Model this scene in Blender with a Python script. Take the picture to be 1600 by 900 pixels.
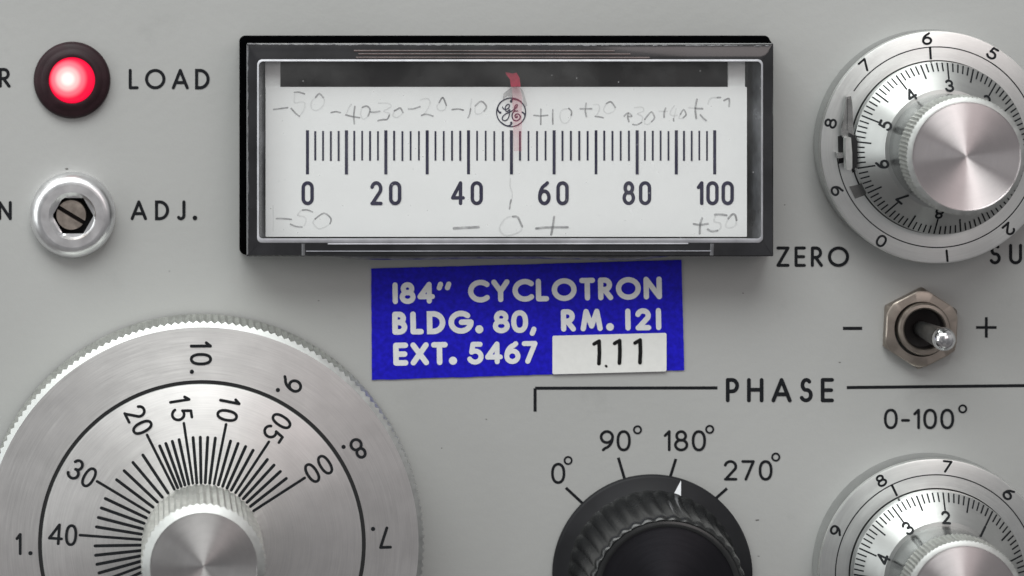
import bpy, math, random
from mathutils import Vector
random.seed(7)
PI = math.pi
for o in list(bpy.data.objects):
    bpy.data.objects.remove(o, do_unlink=True)
scn = bpy.context.scene
COL = scn.collection

# ------------------------------------------------------------------ units
# The front of the instrument is measured in units of 0.12 mm (U).  Panel frame:
# x right, y up, z out of the panel; the panel stands upright in the world.
U = 0.00012
D = 5400.0                     # camera distance from the panel
VX, VY = 235.0, -150.0         # foot of the camera's axis on the panel

def world(x, y, z=0.0):
    return Vector(((x - 800) * U, -z * U, (450 + y) * U))

def at(px, py, z=0.0):
    """panel-frame position of a feature measured in the photograph, at height z"""
    k = (D - z) / D
    return (VX + (px - VX) * k, -(VY + (py - VY) * k))

# ------------------------------------------------------------------ camera
cam = bpy.data.cameras.new('camera')
cam.sensor_width = 36.0
cam.lens = 36.0 * D / 1600.0
cam.shift_x = (800 - VX) / 1600.0
cam.shift_y = -(450 - VY) / 1600.0
cam.clip_start = 0.01
cam.clip_end = 50.0
cam.dof.use_dof = True
cam.dof.focus_distance = (D - 80) * U
cam.dof.aperture_fstop = 14.0
camo = bpy.data.objects.new('camera', cam)
COL.objects.link(camo)
camo.location = world(VX, -VY, D)
camo.rotation_euler = (PI / 2, 0, 0)
scn.camera = camo

# ------------------------------------------------------------------ world + lamps
w = bpy.data.worlds.new('World')
scn.world = w
w.use_nodes = True
wn, wl = w.node_tree.nodes, w.node_tree.links
bg = wn['Background']
# a plain room: pale ceiling above, darker furniture and floor below, uneven walls
bg.inputs['Strength'].default_value = 0.50
_tc = wn.new('ShaderNodeTexCoord')
_sx = wn.new('ShaderNodeSeparateXYZ'); wl.new(_tc.outputs['Generated'], _sx.inputs[0])
_r = wn.new('ShaderNodeValToRGB')
_mr = wn.new('ShaderNodeMapRange'); _mr.inputs['From Min'].default_value = -1; _mr.inputs['From Max'].default_value = 1
wl.new(_sx.outputs[2], _mr.inputs['Value']); wl.new(_mr.outputs['Result'], _r.inputs['Fac'])
_e = _r.color_ramp.elements
_e[0].position = 0.15; _e[0].color = (0.36, 0.35, 0.35, 1)
_e[1].position = 0.80; _e[1].color = (1.0, 1.0, 0.99, 1)
_m = _e.new(0.5); _m.color = (0.66, 0.66, 0.66, 1)
_n = wn.new('ShaderNodeTexNoise'); _n.inputs['Scale'].default_value = 1.9; _n.inputs['Detail'].default_value = 2
wl.new(_tc.outputs['Generated'], _n.inputs['Vector'])
_r2 = wn.new('ShaderNodeValToRGB'); wl.new(_n.outputs['Fac'], _r2.inputs['Fac'])
_e = _r2.color_ramp.elements
_e[0].position = 0.40; _e[0].color = (0.62, 0.62, 0.64, 1)
_e[1].position = 0.60; _e[1].color = (1.16, 1.15, 1.14, 1)
_mx = wn.new('ShaderNodeMix'); _mx.data_type = 'RGBA'; _mx.blend_type = 'MULTIPLY'; _mx.inputs[0].default_value = 1.0
wl.new(_r.outputs['Color'], _mx.inputs[6]); wl.new(_r2.outputs['Color'], _mx.inputs[7])
wl.new(_mx.outputs[2], bg.inputs['Color'])
scn.view_settings.view_transform = 'Standard'
scn.view_settings.look = 'None'
scn.view_settings.gamma = 1.0
scn.view_settings.use_curve_mapping = False
scn.view_settings.exposure = 0.0

def area(name, x, y, z, tx, ty, tz, sx, sy, power, col, spread=180):
    l = bpy.data.lights.new(name, 'AREA')
    l.shape = 'RECTANGLE'
    l.size, l.size_y = sx, sy
    l.energy = power
    l.color = col
    l.spread = math.radians(spread)
    o = bpy.data.objects.new(name, l)
    COL.objects.link(o)
    p, t = world(x, y, z), world(tx, ty, tz)
    o.location = p
    o.rotation_euler = (t - p).to_track_quat('-Z', 'Y').to_euler()
    return o
# ceiling fixture, above and to the left
area('ceiling_light', -1500, 7200, 5200, 800, -400, 0, 1.3, 0.6, 15.5, (0.968, 1.0, 0.980))
# window on the left
area('window_light', -7800, 900, 3600, 800, -400, 0, 0.55, 0.8, 3.6, (0.96, 1.0, 0.99))
# pinkish wall behind and to the right of the photographer
area('wall_light', 2900, 1500, 5300, 1000, -400, 0, 0.26, 0.26, 0.42, (1.0, 0.88, 0.87))

# ------------------------------------------------------------------ materials
def mat(name):
    m = bpy.data.materials.new(name)
    m.use_nodes = True
    nt = m.node_tree
    return m, nt.nodes, nt.links, nt.nodes['Principled BSDF']

def noise(n, l, scale, detail=4, vec=None, rough=0.55):
    t = n.new('ShaderNodeTexNoise')
    t.inputs['Scale'].default_value = scale
    t.inputs['Detail'].default_value = detail
    t.inputs['Roughness'].default_value = rough
    if vec is not None:
        l.new(vec, t.inputs['Vector'])
    return t

def objc(n):
    return n.new('ShaderNodeTexCoord').outputs['Object']

def ramp(n, l, fac, stops):
    r = n.new('ShaderNodeValToRGB')
    e = r.color_ramp.elements
    while len(e) < len(stops):
        e.new(0.5)
    for i, (p, c) in enumerate(stops):
        e[i].position = p
        e[i].color = (c[0], c[1], c[2], 1) if hasattr(c, '__len__') else (c, c, c, 1)
    l.new(fac, r.inputs['Fac'])
    return r

def mathn(n, l, op, a, b=None):
    m = n.new('ShaderNodeMath')
    m.operation = op
    for i, v in enumerate((a, b)):
        if v is None: continue
        if isinstance(v, (int, float)): m.inputs[i].default_value = v
        else: l.new(v, m.inputs[i])
    return m.outputs[0]

def simple(name, col, rough, metal=0.0, spec=0.5, nscale=None, var=0.12, bump=0.0, coat=0.0):
    m, n, l, b = mat(name)
    b.inputs['Metallic'].default_value = metal
    b.inputs['Specular IOR Level'].default_value = spec
    b.inputs['Coat Weight'].default_value = coat
    b.inputs['Roughness'].default_value = rough
    b.inputs['Base Color'].default_value = (*col, 1)
    if nscale:
        t = noise(n, l, nscale, 5, objc(n))
        lo = [c * (1 - var) for c in col]; hi = [min(1, c * (1 + var)) for c in col]
        r = ramp(n, l, t.outputs['Fac'], [(0.3, lo), (0.7, hi)])
        l.new(r.outputs['Color'], b.inputs['Base Color'])
        rr = n.new('ShaderNodeMapRange')
        rr.inputs['To Min'].default_value = max(0.02, rough * 0.75)
        rr.inputs['To Max'].default_value = min(1, rough * 1.3)
        l.new(t.outputs['Fac'], rr.inputs['Value'])
        l.new(rr.outputs['Result'], b.inputs['Roughness'])
        if bump:
            bp = n.new('ShaderNodeBump')
            bp.inputs['Strength'].default_value = bump
            bp.inputs['Distance'].default_value = 0.00004
            l.new(t.outputs['Fac'], bp.inputs['Height'])
            l.new(bp.outputs['Normal'], b.inputs['Normal'])
    return m

def spun(name, col, rough, aniso, groove=0.25, rot=0.25, dirt=0.10):
    """lathe turned metal: concentric grooves round the object's z axis"""
    m, n, l, b = mat(name)
    b.inputs['Metallic'].default_value = 1.0
    b.inputs['Anisotropic'].default_value = aniso
    b.inputs['Anisotropic Rotation'].default_value = rot
    tg = n.new('ShaderNodeTangent')
    tg.direction_type = 'RADIAL'; tg.axis = 'Z'
    l.new(tg.outputs['Tangent'], b.inputs['Tangent'])
    oc = objc(n)
    sx = n.new('ShaderNodeSeparateXYZ'); l.new(oc, sx.inputs[0])
    r2 = mathn(n, l, 'ADD', mathn(n, l, 'MULTIPLY', sx.outputs[0], sx.outputs[0]),
               mathn(n, l, 'MULTIPLY', sx.outputs[1], sx.outputs[1]))
    rad = mathn(n, l, 'SQRT', r2)
    cx = n.new('ShaderNodeCombineXYZ'); l.new(rad, cx.inputs[0])
    l.new(mathn(n, l, 'MULTIPLY', sx.outputs[0], 0.02), cx.inputs[1])
    l.new(mathn(n, l, 'MULTIPLY', sx.outputs[1], 0.02), cx.inputs[2])
    g = noise(n, l, 0.8, 3, cx.outputs[0], 0.6)
    t = noise(n, l, 0.02, 4, oc)
    lo = [c * (1 - groove * 0.3) for c in col]; hi = [min(1, c * (1 + groove * 0.25)) for c in col]
    cr = ramp(n, l, g.outputs['Fac'], [(0.25, lo), (0.75, hi)])
    mx = n.new('ShaderNodeMix'); mx.data_type = 'RGBA'; mx.blend_type = 'MULTIPLY'
    mx.inputs[0].default_value = 1.0
    tr = ramp(n, l, t.outputs['Fac'], [(0.3, 1 - dirt), (0.65, 1.0)])
    l.new(cr.outputs['Color'], mx.inputs[6]); l.new(tr.outputs['Color'], mx.inputs[7])
    l.new(mx.outputs[2], b.inputs['Base Color'])
    rr = n.new('ShaderNodeMapRange')
    rr.inputs['To Min'].default_value = rough * 0.8
    rr.inputs['To Max'].default_value = rough * 1.25
    l.new(g.outputs['Fac'], rr.inputs['Value'])
    l.new(rr.outputs['Result'], b.inputs['Roughness'])
    bp = n.new('ShaderNodeBump')
    bp.inputs['Strength'].default_value = 0.01
    bp.inputs['Distance'].default_value = 0.1
    l.new(g.outputs['Fac'], bp.inputs['Height'])
    l.new(bp.outputs['Normal'], b.inputs['Normal'])
    return m

def ink_mat(name, col, rough=0.5, wear=0.0, wearcol=(0.6, 0.6, 0.6), wscale=0.12):
    m, n, l, b = mat(name)
    b.inputs['Roughness'].default_value = rough
    b.inputs['Specular IOR Level'].default_value = 0.15
    t = noise(n, l, wscale, 6, objc(n), 0.65)
    lo = [c * 0.8 for c in col]; hi = [min(1, c * 1.25) for c in col]
    st = [(0.3, lo), (0.6, hi)]
    if wear:
        st += [(0.72, hi), (0.76, [h + (q - h) * wear for h, q in zip(hi, wearcol)])]
    r = ramp(n, l, t.outputs['Fac'], st)
    l.new(r.outputs['Color'], b.inputs['Base Color'])
    return m

def see_through(name, alpha, col, rough, nscale=0.05):
    """thin partly transparent film: graphite, tinted plastic, painted shadow"""
    m, n, l, b = mat(name)
    b.inputs['Base Color'].default_value = (*col, 1)
    b.inputs['Roughness'].default_value = rough
    tr = n.new('ShaderNodeBsdfTransparent')
    mx = n.new('ShaderNodeMixShader')
    t = noise(n, l, nscale, 4, objc(n))
    rr = n.new('ShaderNodeMapRange')
    rr.inputs['From Min'].default_value = 0.3; rr.inputs['From Max'].default_value = 0.7
    rr.inputs['To Min'].default_value = alpha * 0.6
    rr.inputs['To Max'].default_value = min(1, alpha * 1.4)
    l.new(t.outputs['Fac'], rr.inputs['Value'])
    l.new(rr.outputs['Result'], mx.inputs['Fac'])
    l.new(tr.outputs[0], mx.inputs[1]); l.new(b.outputs[0], mx.inputs[2])
    l.new(mx.outputs[0], n['Material Output'].inputs['Surface'])
    return m

def pane_mat(name, tint):
    m, n, l, b = mat(name)
    tr = n.new('ShaderNodeBsdfTransparent'); tr.inputs['Color'].default_value = (*tint, 1)
    gl = n.new('ShaderNodeBsdfGlossy'); gl.inputs['Roughness'].default_value = 0.06
    fr = n.new('ShaderNodeFresnel'); fr.inputs['IOR'].default_value = 1.45
    geo = n.new('ShaderNodeNewGeometry')
    k = mathn(n, l, 'MULTIPLY', fr.outputs[0], mathn(n, l, 'SUBTRACT', 1.0, geo.outputs['Backfacing']))
    mx = n.new('ShaderNodeMixShader')
    l.new(k, mx.inputs['Fac']); l.new(tr.outputs[0], mx.inputs[1]); l.new(gl.outputs[0], mx.inputs[2])
    # smears, fine dust and a painted reflection haze on the outside of the plastic
    df = n.new('ShaderNodeBsdfDiffuse'); df.inputs['Color'].default_value = (0.8, 0.8, 0.8, 1)
    t = noise(n, l, 0.010, 5, objc(n), 0.6)
    mr = n.new('ShaderNodeMapRange')
    mr.inputs['From Min'].default_value = 0.40; mr.inputs['From Max'].default_value = 0.70
    mr.inputs['To Min'].default_value = 0.006; mr.inputs['To Max'].default_value = 0.03
    l.new(t.outputs['Fac'], mr.inputs['Value'])
    v = n.new('ShaderNodeTexVoronoi'); v.inputs['Scale'].default_value = 0.045; l.new(objc(n), v.inputs['Vector'])
    sp = ramp(n, l, v.outputs['Distance'], [(0.02, 0.35), (0.06, 0.0)])
    k2 = mathn(n, l, 'ADD', mr.outputs['Result'], sp.outputs['Color'])
    m2 = n.new('ShaderNodeMixShader')
    l.new(k2, m2.inputs['Fac']); l.new(mx.outputs[0], m2.inputs[1]); l.new(df.outputs[0], m2.inputs[2])
    l.new(m2.outputs[0], n['Material Output'].inputs['Surface'])
    return m

# object coordinates are in U (children are scaled), so noise scales are per U
def panel_paint():
    m, n, l, b = mat('grey_enamel')
    oc = objc(n)
    a = noise(n, l, 0.0022, 3, oc); f = noise(n, l, 0.45, 4, oc, 0.7)
    r = ramp(n, l, a.outputs['Fac'], [(0.3, (0.373, 0.375, 0.367)), (0.7, (0.401, 0.402, 0.395))])
    r2 = ramp(n, l, f.outputs['Fac'], [(0.25, 0.97), (0.75, 1.02)])
    mx = n.new('ShaderNodeMix'); mx.data_type = 'RGBA'; mx.blend_type = 'MULTIPLY'
    mx.inputs[0].default_value = 1.0
    l.new(r.outputs['Color'], mx.inputs[6]); l.new(r2.outputs['Color'], mx.inputs[7])
    # sparse specks of dirt
    v = n.new('ShaderNodeTexVoronoi'); v.inputs['Scale'].default_value = 0.011
    l.new(oc, v.inputs['Vector'])
    sp = ramp(n, l, v.outputs['Distance'], [(0.012, 0.55), (0.03, 1.0)])
    sm = noise(n, l, 0.006, 6, oc, 0.7)
    s2 = ramp(n, l, sm.outputs['Fac'], [(0.62, 1.0), (0.74, 0.93)])
    m2 = n.new('ShaderNodeMix'); m2.data_type = 'RGBA'; m2.blend_type = 'MULTIPLY'; m2.inputs[0].default_value = 1.0
    l.new(mx.outputs[2], m2.inputs[6]); l.new(sp.outputs['Color'], m2.inputs[7])
    m3 = n.new('ShaderNodeMix'); m3.data_type = 'RGBA'; m3.blend_type = 'MULTIPLY'; m3.inputs[0].default_value = 1.0
    l.new(m2.outputs[2], m3.inputs[6]); l.new(s2.outputs['Color'], m3.inputs[7])
    l.new(m3.outputs[2], b.inputs['Base Color'])
    b.inputs['Roughness'].default_value = 0.42
    b.inputs['Specular IOR Level'].default_value = 0.4
    h = noise(n, l, 0.06, 3, oc)
    bp = n.new('ShaderNodeBump'); bp.inputs['Strength'].default_value = 0.015
    bp.inputs['Distance'].default_value = 0.5
    l.new(h.outputs['Fac'], bp.inputs['Height']); l.new(bp.outputs['Normal'], b.inputs['Normal'])
    return m

def lens_mat():
    m, n, l, b = mat('lit_red_lens')
    oc = objc(n)
    vm = n.new('ShaderNodeVectorMath'); vm.operation = 'DISTANCE'
    vm.inputs[1].default_value = (-6, 3, 27)
    l.new(oc, vm.inputs[0])
    d = mathn(n, l, 'DIVIDE', vm.outputs['Value'], 44.0)
    c = ramp(n, l, d, [(0.0, (1, 1, 0.95)), (0.16, (1.0, 0.98, 0.92)), (0.33, (1, 0.60, 0.58)), (0.52, (1.0, 0.19, 0.24)), (0.74, (0.93, 0.006, 0.05))])
    c.color_ramp.interpolation = 'EASE'
    b.inputs['Base Color'].default_value = (0.35, 0.01, 0.02, 1)
    b.inputs['Roughness'].default_value = 0.5
    b.inputs['Specular IOR Level'].default_value = 0.2
    l.new(c.outputs['Color'], b.inputs['Emission Color'])
    b.inputs['Emission Strength'].default_value = 1.05
    return m

M = dict(
    panel=panel_paint(),
    ink=ink_mat('black_print', (0.009, 0.010, 0.012), 0.55),
    chip=simple('bare_spot', (0.12, 0.115, 0.11), 0.6),
    ink_blue=ink_mat('blue_black_print', (0.02, 0.019, 0.045), 0.5, 0.5, (0.5, 0.5, 0.52), 0.09),
    fill=ink_mat('black_engraving_fill', (0.012, 0.013, 0.015), 0.5, 0.25, (0.3, 0.3, 0.3), 0.14),
    label=simple('blue_label_vinyl', (0.010, 0.007, 0.45), 0.5, spec=0.2, nscale=0.15, var=0.25),
    letter=simple('white_label_print', (0.72, 0.73, 0.74), 0.5, nscale=0.15, var=0.05),
    patch=simple('white_sticker_paper', (0.74, 0.74, 0.72), 0.6, nscale=0.1, var=0.03),
    marker=ink_mat('marker_ink', (0.008, 0.008, 0.009), 0.5, 0.5, (0.25, 0.25, 0.26), 0.1),
    paper=simple('scale_paper', (0.80, 0.81, 0.81), 0.6, nscale=0.02, var=0.012),
    pencil=see_through('pencil_graphite', 0.46, (0.18, 0.18, 0.19), 0.5, 0.09),
    pencil_faint=see_through('faint_pencil_graphite', 0.12, (0.2, 0.2, 0.21), 0.5, 0.09),
    black=simple('black_bakelite', (0.0012, 0.0012, 0.0015), 0.8, spec=0.0, nscale=0.05, var=0.2),
    rim=simple('clear_acrylic_over_black', (0.017, 0.017, 0.019), 0.12, nscale=0.012, var=0.5, bump=0.0, coat=0.4),
    bead=simple('acrylic_edge', (0.42, 0.42, 0.45), 0.2, nscale=0.03, var=0.2),  # pale grey stands in for light caught inside the clear edge
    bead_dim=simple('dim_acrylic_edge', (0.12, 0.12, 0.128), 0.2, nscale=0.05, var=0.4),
    streak_low=simple('painted_lower_reflection', (0.25, 0.25, 0.28), 0.15, nscale=0.02, var=0.2),  # pale tone painted for a reflected line low on the cover
    wall=simple('smoky_inner_wall', (0.085, 0.088, 0.096), 0.25, nscale=0.02, var=0.7),
    streak_warm=simple('painted_warm_reflection', (0.085, 0.062, 0.06), 0.2, nscale=0.02, var=0.4),  # reddish reflection in the rim, put into the colour
    cavity=simple('black_meter_interior', (0.020, 0.020, 0.022), 0.5, nscale=0.02, var=0.5),
    post=simple('grey_bracket', (0.74, 0.75, 0.75), 0.5, nscale=0.05, var=0.06),
    pane=pane_mat('clear_acrylic', (0.985, 0.985, 0.985)),
    red=simple('red_pointer_paint', (0.33, 0.014, 0.045), 0.5, nscale=0.1, var=0.3),
    red_clear=see_through('translucent_red_plastic', 0.13, (0.62, 0.06, 0.14), 0.5, 0.03),
    pointer_shade=see_through('painted_pointer_shadow', 0.22, (0.10, 0.08, 0.09), 0.5, 0.04),  # shadow beside the pointer, painted as a grey film
    alu_face=spun('spun_aluminium_face', (0.86, 0.84, 0.83), 0.46, 0.66),
    alu_cap=spun('spun_aluminium_cap', (0.78, 0.725, 0.73), 0.38, 1.0, 0.12),
    alu_cap2=spun('worn_aluminium_cap', (0.62, 0.60, 0.595), 0.42, 0.93, 0.15, dirt=0.2),
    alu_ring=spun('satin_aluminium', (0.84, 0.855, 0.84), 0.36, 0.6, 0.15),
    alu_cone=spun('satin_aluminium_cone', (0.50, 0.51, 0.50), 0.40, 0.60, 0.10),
    alu_edge=simple('bright_aluminium_edge', (0.50, 0.51, 0.50), 0.48, 1.0, nscale=0.08, var=0.10),
    alu_knurl=simple('knurled_aluminium', (0.52, 0.53, 0.505), 0.48, 1.0, nscale=0.06, var=0.15),
    alu_neck=simple('polished_aluminium', (0.52, 0.535, 0.53), 0.22, 1.0, nscale=0.02, var=0.1),
    steel=simple('polished_steel', (0.36, 0.365, 0.36), 0.25, 1.0, nscale=0.05, var=0.15),
    bushing=simple('satin_nickel', (0.80, 0.80, 0.81), 0.33, 1.0, nscale=0.05, var=0.08),
    bushing_face=simple('turned_nickel_face', (0.66, 0.65, 0.66), 0.45, 1.0, nscale=0.05, var=0.06),
    brass=simple('tarnished_screw', (0.38, 0.33, 0.29), 0.45, 1.0, nscale=0.08, var=0.25),
    nut=simple('tarnished_nickel_nut', (0.37, 0.325, 0.285), 0.40, 1.0, nscale=0.03, var=0.16),
    lever=simple('dull_steel_lever', (0.17, 0.17, 0.168), 0.42, 1.0, nscale=0.05, var=0.15),
    chrome=simple('chrome_tip', (0.70, 0.70, 0.71), 0.11, 1.0),
    dark=simple('painted_lever_reflection', (0.006, 0.006, 0.007), 0.7),
    socket=simple('dark_brown_recess', (0.008, 0.005, 0.005), 0.6),
    plastic=simple('black_knob_plastic', (0.013, 0.013, 0.015), 0.5, spec=0.2, nscale=0.02, var=0.2, bump=0.02),
    plastic_grip=simple('glossy_black_knob_plastic', (0.014, 0.0145, 0.015), 0.25, nscale=0.03, var=0.2),
    cap_black=spun('black_anodised_cap', (0.050, 0.049, 0.056), 0.33, 0.8, 0.2),
    mark=simple('white_paint_mark', (0.72, 0.73, 0.76), 0.5, nscale=0.2, var=0.04),
    bezel=simple('dark_maroon_bezel', (0.022, 0.0085, 0.0115), 0.5, spec=0.25, nscale=0.05, var=0.25),
    lens=lens_mat(),
)

# ------------------------------------------------------------------ mesh building
class MB:
    def __init__(s):
        s.v, s.f, s.m = [], [], []
    def quad(s, *idx, m=0):
        s.f.append(tuple(idx)); s.m.append(m)
    def add(s, pts):
        b = len(s.v); s.v.extend([tuple(p) for p in pts]); return b
    def loft(s, loops, ms=None, cap_start=False, cap_end=False, closed=True, mcap=None):
        n = len(loops[0]); bs = [s.add(L) for L in loops]
        for k in range(len(loops) - 1):
            a, b = bs[k], bs[k + 1]
            mi = ms[k] if ms else 0
            for i in range(n if closed else n - 1):
                j = (i + 1) % n
                s.quad(a + i, a + j, b + j, b + i, m=mi)
        if cap_end:
            s.quad(*[bs[-1] + i for i in range(n)], m=(ms[-1] if ms else 0) if mcap is None else mcap)
        if cap_start:
            s.quad(*[bs[0] + i for i in reversed(range(n))], m=ms[0] if ms else 0)
    def lathe(s, prof, n=96, ms=None, rmod=None, phase=0.0, cap_end=False, cx=0, cy=0):
        loops = []
        for k, (r, z) in enumerate(prof):
            L = []
            for i in range(n):
                a = phase + 2 * PI * i / n
                rr = r if rmod is None else rmod(k, i, a, r)
                zz_ = z
                if isinstance(rr, tuple): rr, dz = rr; zz_ = z + dz
                L.append((cx + rr * math.cos(a), cy + rr * math.sin(a), zz_))
            loops.append(L)
        s.loft(loops, ms, cap_end=cap_end)
    def box(s, x0, y0, z0, x1, y1, z1, m=0):
        b = s.add([(x0, y0, z0), (x1, y0, z0), (x1, y1, z0), (x0, y1, z0), (x0, y0, z1), (x1, y0, z1), (x1, y1, z1), (x0, y1, z1)])
        for q in ((0, 3, 2, 1), (4, 5, 6, 7), (0, 1, 5, 4), (1, 2, 6, 5), (2, 3, 7, 6), (3, 0, 4, 7)):
            s.quad(*[b + i for i in q], m=m)
    def ribbon(s, pts, wd, zf, closed=False, m=0, cap=True, w1=None):
        """flat inked line of width wd through pts (2D); zf gives its height"""
        P = [pts[0]]
        for p in pts[1:]:
            if math.hypot(p[0] - P[-1][0], p[1] - P[-1][1]) > 1e-4: P.append(p)
        if closed and math.hypot(P[0][0] - P[-1][0], P[0][1] - P[-1][1]) < 1e-3: P.pop()
        if not closed and len(P) > 2:
            for i in range(1, len(P) - 1):
                u = (P[i][0] - P[i - 1][0], P[i][1] - P[i - 1][1]); v = (P[i + 1][0] - P[i][0], P[i + 1][1] - P[i][1])
                if (u[0] * v[0] + u[1] * v[1]) < 0.30 * math.hypot(*u) * math.hypot(*v):
                    s.ribbon(P[:i + 1], wd, zf, False, m, cap, w1 and (wd + (w1 - wd) * i / len(P)))
                    s.ribbon(P[i:], wd if w1 is None else wd + (w1 - wd) * i / len(P), lambda x, y, f=zf: f(x, y) + 0.023, False, m, cap, w1)
                    return
        n = len(P)
        if n < 2:
            x, y = P[0]; q = 12
            b = s.add([(x + wd / 2 * math.cos(2 * PI * i / q), y + wd / 2 * math.sin(2 * PI * i / q), zf(x, y)) for i in range(q)])
            s.quad(*[b + i for i in range(q)], m=m); return
        h = wd / 2
        Lp, Rp = [], []
        for i in range(n):
            hh = h if w1 is None else (wd + (w1 - wd) * i / (n - 1)) / 2
            if closed: a, c = P[i - 1], P[(i + 1) % n]
            else: a, c = P[max(i - 1, 0)], P[min(i + 1, n - 1)]
            d1 = (P[i][0] - a[0], P[i][1] - a[1]); d2 = (c[0] - P[i][0], c[1] - P[i][1])
            l1, l2 = math.hypot(*d1), math.hypot(*d2)
            if l1 < 1e-9: d1, l1 = d2, l2
            if l2 < 1e-9: d2, l2 = d1, l1
            d1 = (d1[0] / l1, d1[1] / l1); d2 = (d2[0] / l2, d2[1] / l2)
            tx, ty = d1[0] + d2[0], d1[1] + d2[1]
            tl = math.hypot(tx, ty)
            if tl < 0.2: tx, ty, tl = d1[0], d1[1], 1.0
            tx, ty = tx / tl, ty / tl
            cosh = max(0.42, tx * d1[0] + ty * d1[1])
            k = hh / cosh
            Lp.append((P[i][0] - ty * k, P[i][1] + tx * k)); Rp.append((P[i][0] + ty * k, P[i][1] - tx * k))
        up = (lambda i: 0.0) if closed else (lambda i: 0.02 * i / n)
        bl = s.add([(p[0], p[1], zf(*p) + up(i)) for i, p in enumerate(Lp)]); br = s.add([(p[0], p[1], zf(*p) + up(i)) for i, p in enumerate(Rp)])
        for i in range(n if closed else n - 1):
            j = (i + 1) % n
            s.quad(br + i, br + j, bl + j, bl + i, m=m)
        if cap and not closed:
            for e, q in ((0, 1), (n - 1, n - 2)):
                hh = h if (w1 is None or e == 0) else w1 / 2
                dx, dy = P[e][0] - P[q][0], P[e][1] - P[q][1]
                a0 = math.atan2(dy, dx) - PI / 2
                pts_ = [(P[e][0] + hh * math.cos(a0 + PI * t / 6), P[e][1] + hh * math.sin(a0 + PI * t / 6)) for t in range(7)]
                b = s.add([(x, y, zf(x, y) + up(e) + 0.01) for x, y in pts_])
                s.quad(*[b + t for t in range(7)], m=m)
    def build(s, name, mats, parent=None, smooth=30):
        me = bpy.data.meshes.new(name)
        me.from_pydata(s.v, [], s.f)
        if not isinstance(mats, (list, tuple)): mats = [mats]
        for q in mats: me.materials.append(q)
        me.polygons.foreach_set('material_index', s.m)
        me.update()
        if smooth:
            me.polygons.foreach_set('use_smooth', [True] * len(me.polygons))
            me.set_sharp_from_angle(angle=math.radians(smooth))
        o = bpy.data.objects.new(name, me)
        COL.objects.link(o)
        if parent is not None: o.parent = parent
        return o

def tag(o, label=None, cat=None, group=None, kind=None):
    if label: o['label'] = label
    if cat: o['category'] = cat
    if group: o['group'] = group
    if kind: o['kind'] = kind
    return o

def thing(name, x, y, z, label, cat, group=None, rot=0.0):
    o = bpy.data.objects.new(name, None)
    o.empty_display_size = 20
    COL.objects.link(o)
    place(o, x, y, z, rot)
    return tag(o, label, cat, group)

def place(o, x, y, z, rot=0.0):
    o.location = world(x, y, z)
    o.rotation_euler = (PI / 2, rot and 0.0, 0)
    o.scale = (U, U, U)

def rrect(x0, y0, x1, y1, r, z, n=6):
    """rounded rectangle, counterclockwise; y0<y1"""
    P = []
    for cx, cy, a in ((x1 - r, y1 - r, 0), (x0 + r, y1 - r, PI / 2), (x0 + r, y0 + r, PI), (x1 - r, y0 + r, 1.5 * PI)):
        for i in range(n + 1):
            t = a + PI / 2 * i / n
            P.append((cx + r * math.cos(t), cy + r * math.sin(t), z))
    return P

# ------------------------------------------------------------------ stroke lettering
def E(cx, cy, rx, ry, a0, a1, n=None, p=2.0):
    n = n or max(6, int(abs(a1 - a0) / 9))
    out = []
    for i in range(n + 1):
        t = math.radians(a0 + (a1 - a0) * i / n)
        c, s_ = math.cos(t), math.sin(t)
        out.append((cx + rx * math.copysign(abs(c) ** (2 / p), c), cy + ry * math.copysign(abs(s_) ** (2 / p), s_)))
    return out

G = {}
G['0'] = (.56, [E(.28, .5, .28, .5, 0, 360, 44, 2.25)])
G['1'] = (.20, [[(0, .78), (.2, 1.0), (.2, 0)]])
G['I'] = (.0, [[(0, 1), (0, 0)]])
G['2'] = (.54, [E(.26, .72, .27, .28, 165, -32) + [(.02, 0)], [(.0, 0), (.54, 0)]])
G['3'] = (.54, [E(.25, .75, .24, .25, 160, -90), E(.25, .26, .29, .26, 88, -160)])
G['4'] = (.64, [[(.48, 0), (.48, 1), (0, .27)], [(0, .27), (.64, .27)]])
G['5'] = (.54, [[(.50, 1), (.14, 1), (.07, .56)] + E(.24, .31, .30, .31, 118, -155)])
G['6'] = (.56, [[(.46, 1)] + E(.46, .30, .46, .62, 104, 176), E(.28, .30, .28, .30, 180, 540, 34)])
G['7'] = (.54, [[(0, 1), (.54, 1), (.16, 0)]])
G['8'] = (.56, [E(.28, .76, .22, .24, 0, 360, 30), E(.28, .27, .28, .27, 0, 360, 30)])
G['9'] = (.56, [[(.56 - x, 1 - y) for x, y in S_] for S_ in G['6'][1]])
G['A'] = (.80, [[(0, 0), (.40, 1), (.80, 0)], [(.13, .30), (.67, .30)]])
G['B'] = (.48, [[(0, 0), (0, 1), (.2, 1)] + E(.2, .77, .22, .23, 90, -90) + [(0.02, .54)], [(.1, .54)] + E(.2, .27, .28, .27, 90, -90) + [(0, 0)]])
G['C'] = (.78, [E(.5, .5, .5, .5, 48, 312)])
G['D'] = (.66, [[(0, 0), (0, 1), (.18, 1)] + E(.18, .5, .48, .5, 90, -90) + [(0, 0)]])
G['E'] = (.46, [[(.46, 1), (0, 1), (0, 0), (.46, 0)], [(0, .5), (.42, .5)]])
G['G'] = (.98, [E(.5, .5, .5, .5, 48, 360) + [(.52, .5)]])
G['H'] = (.62, [[(0, 0), (0, 1)], [(.62, 0), (.62, 1)], [(0, .52), (.62, .52)]])
G['J'] = (.32, [[(.32, 1), (.32, .22)] + E(.14, .22, .18, .22, 0, -140)])
G['L'] = (.40, [[(0, 1), (0, 0), (.40, 0)]])
G['M'] = (.88, [[(0, 0), (.16, 1), (.44, .15), (.72, 1), (.88, 0)]])
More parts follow.
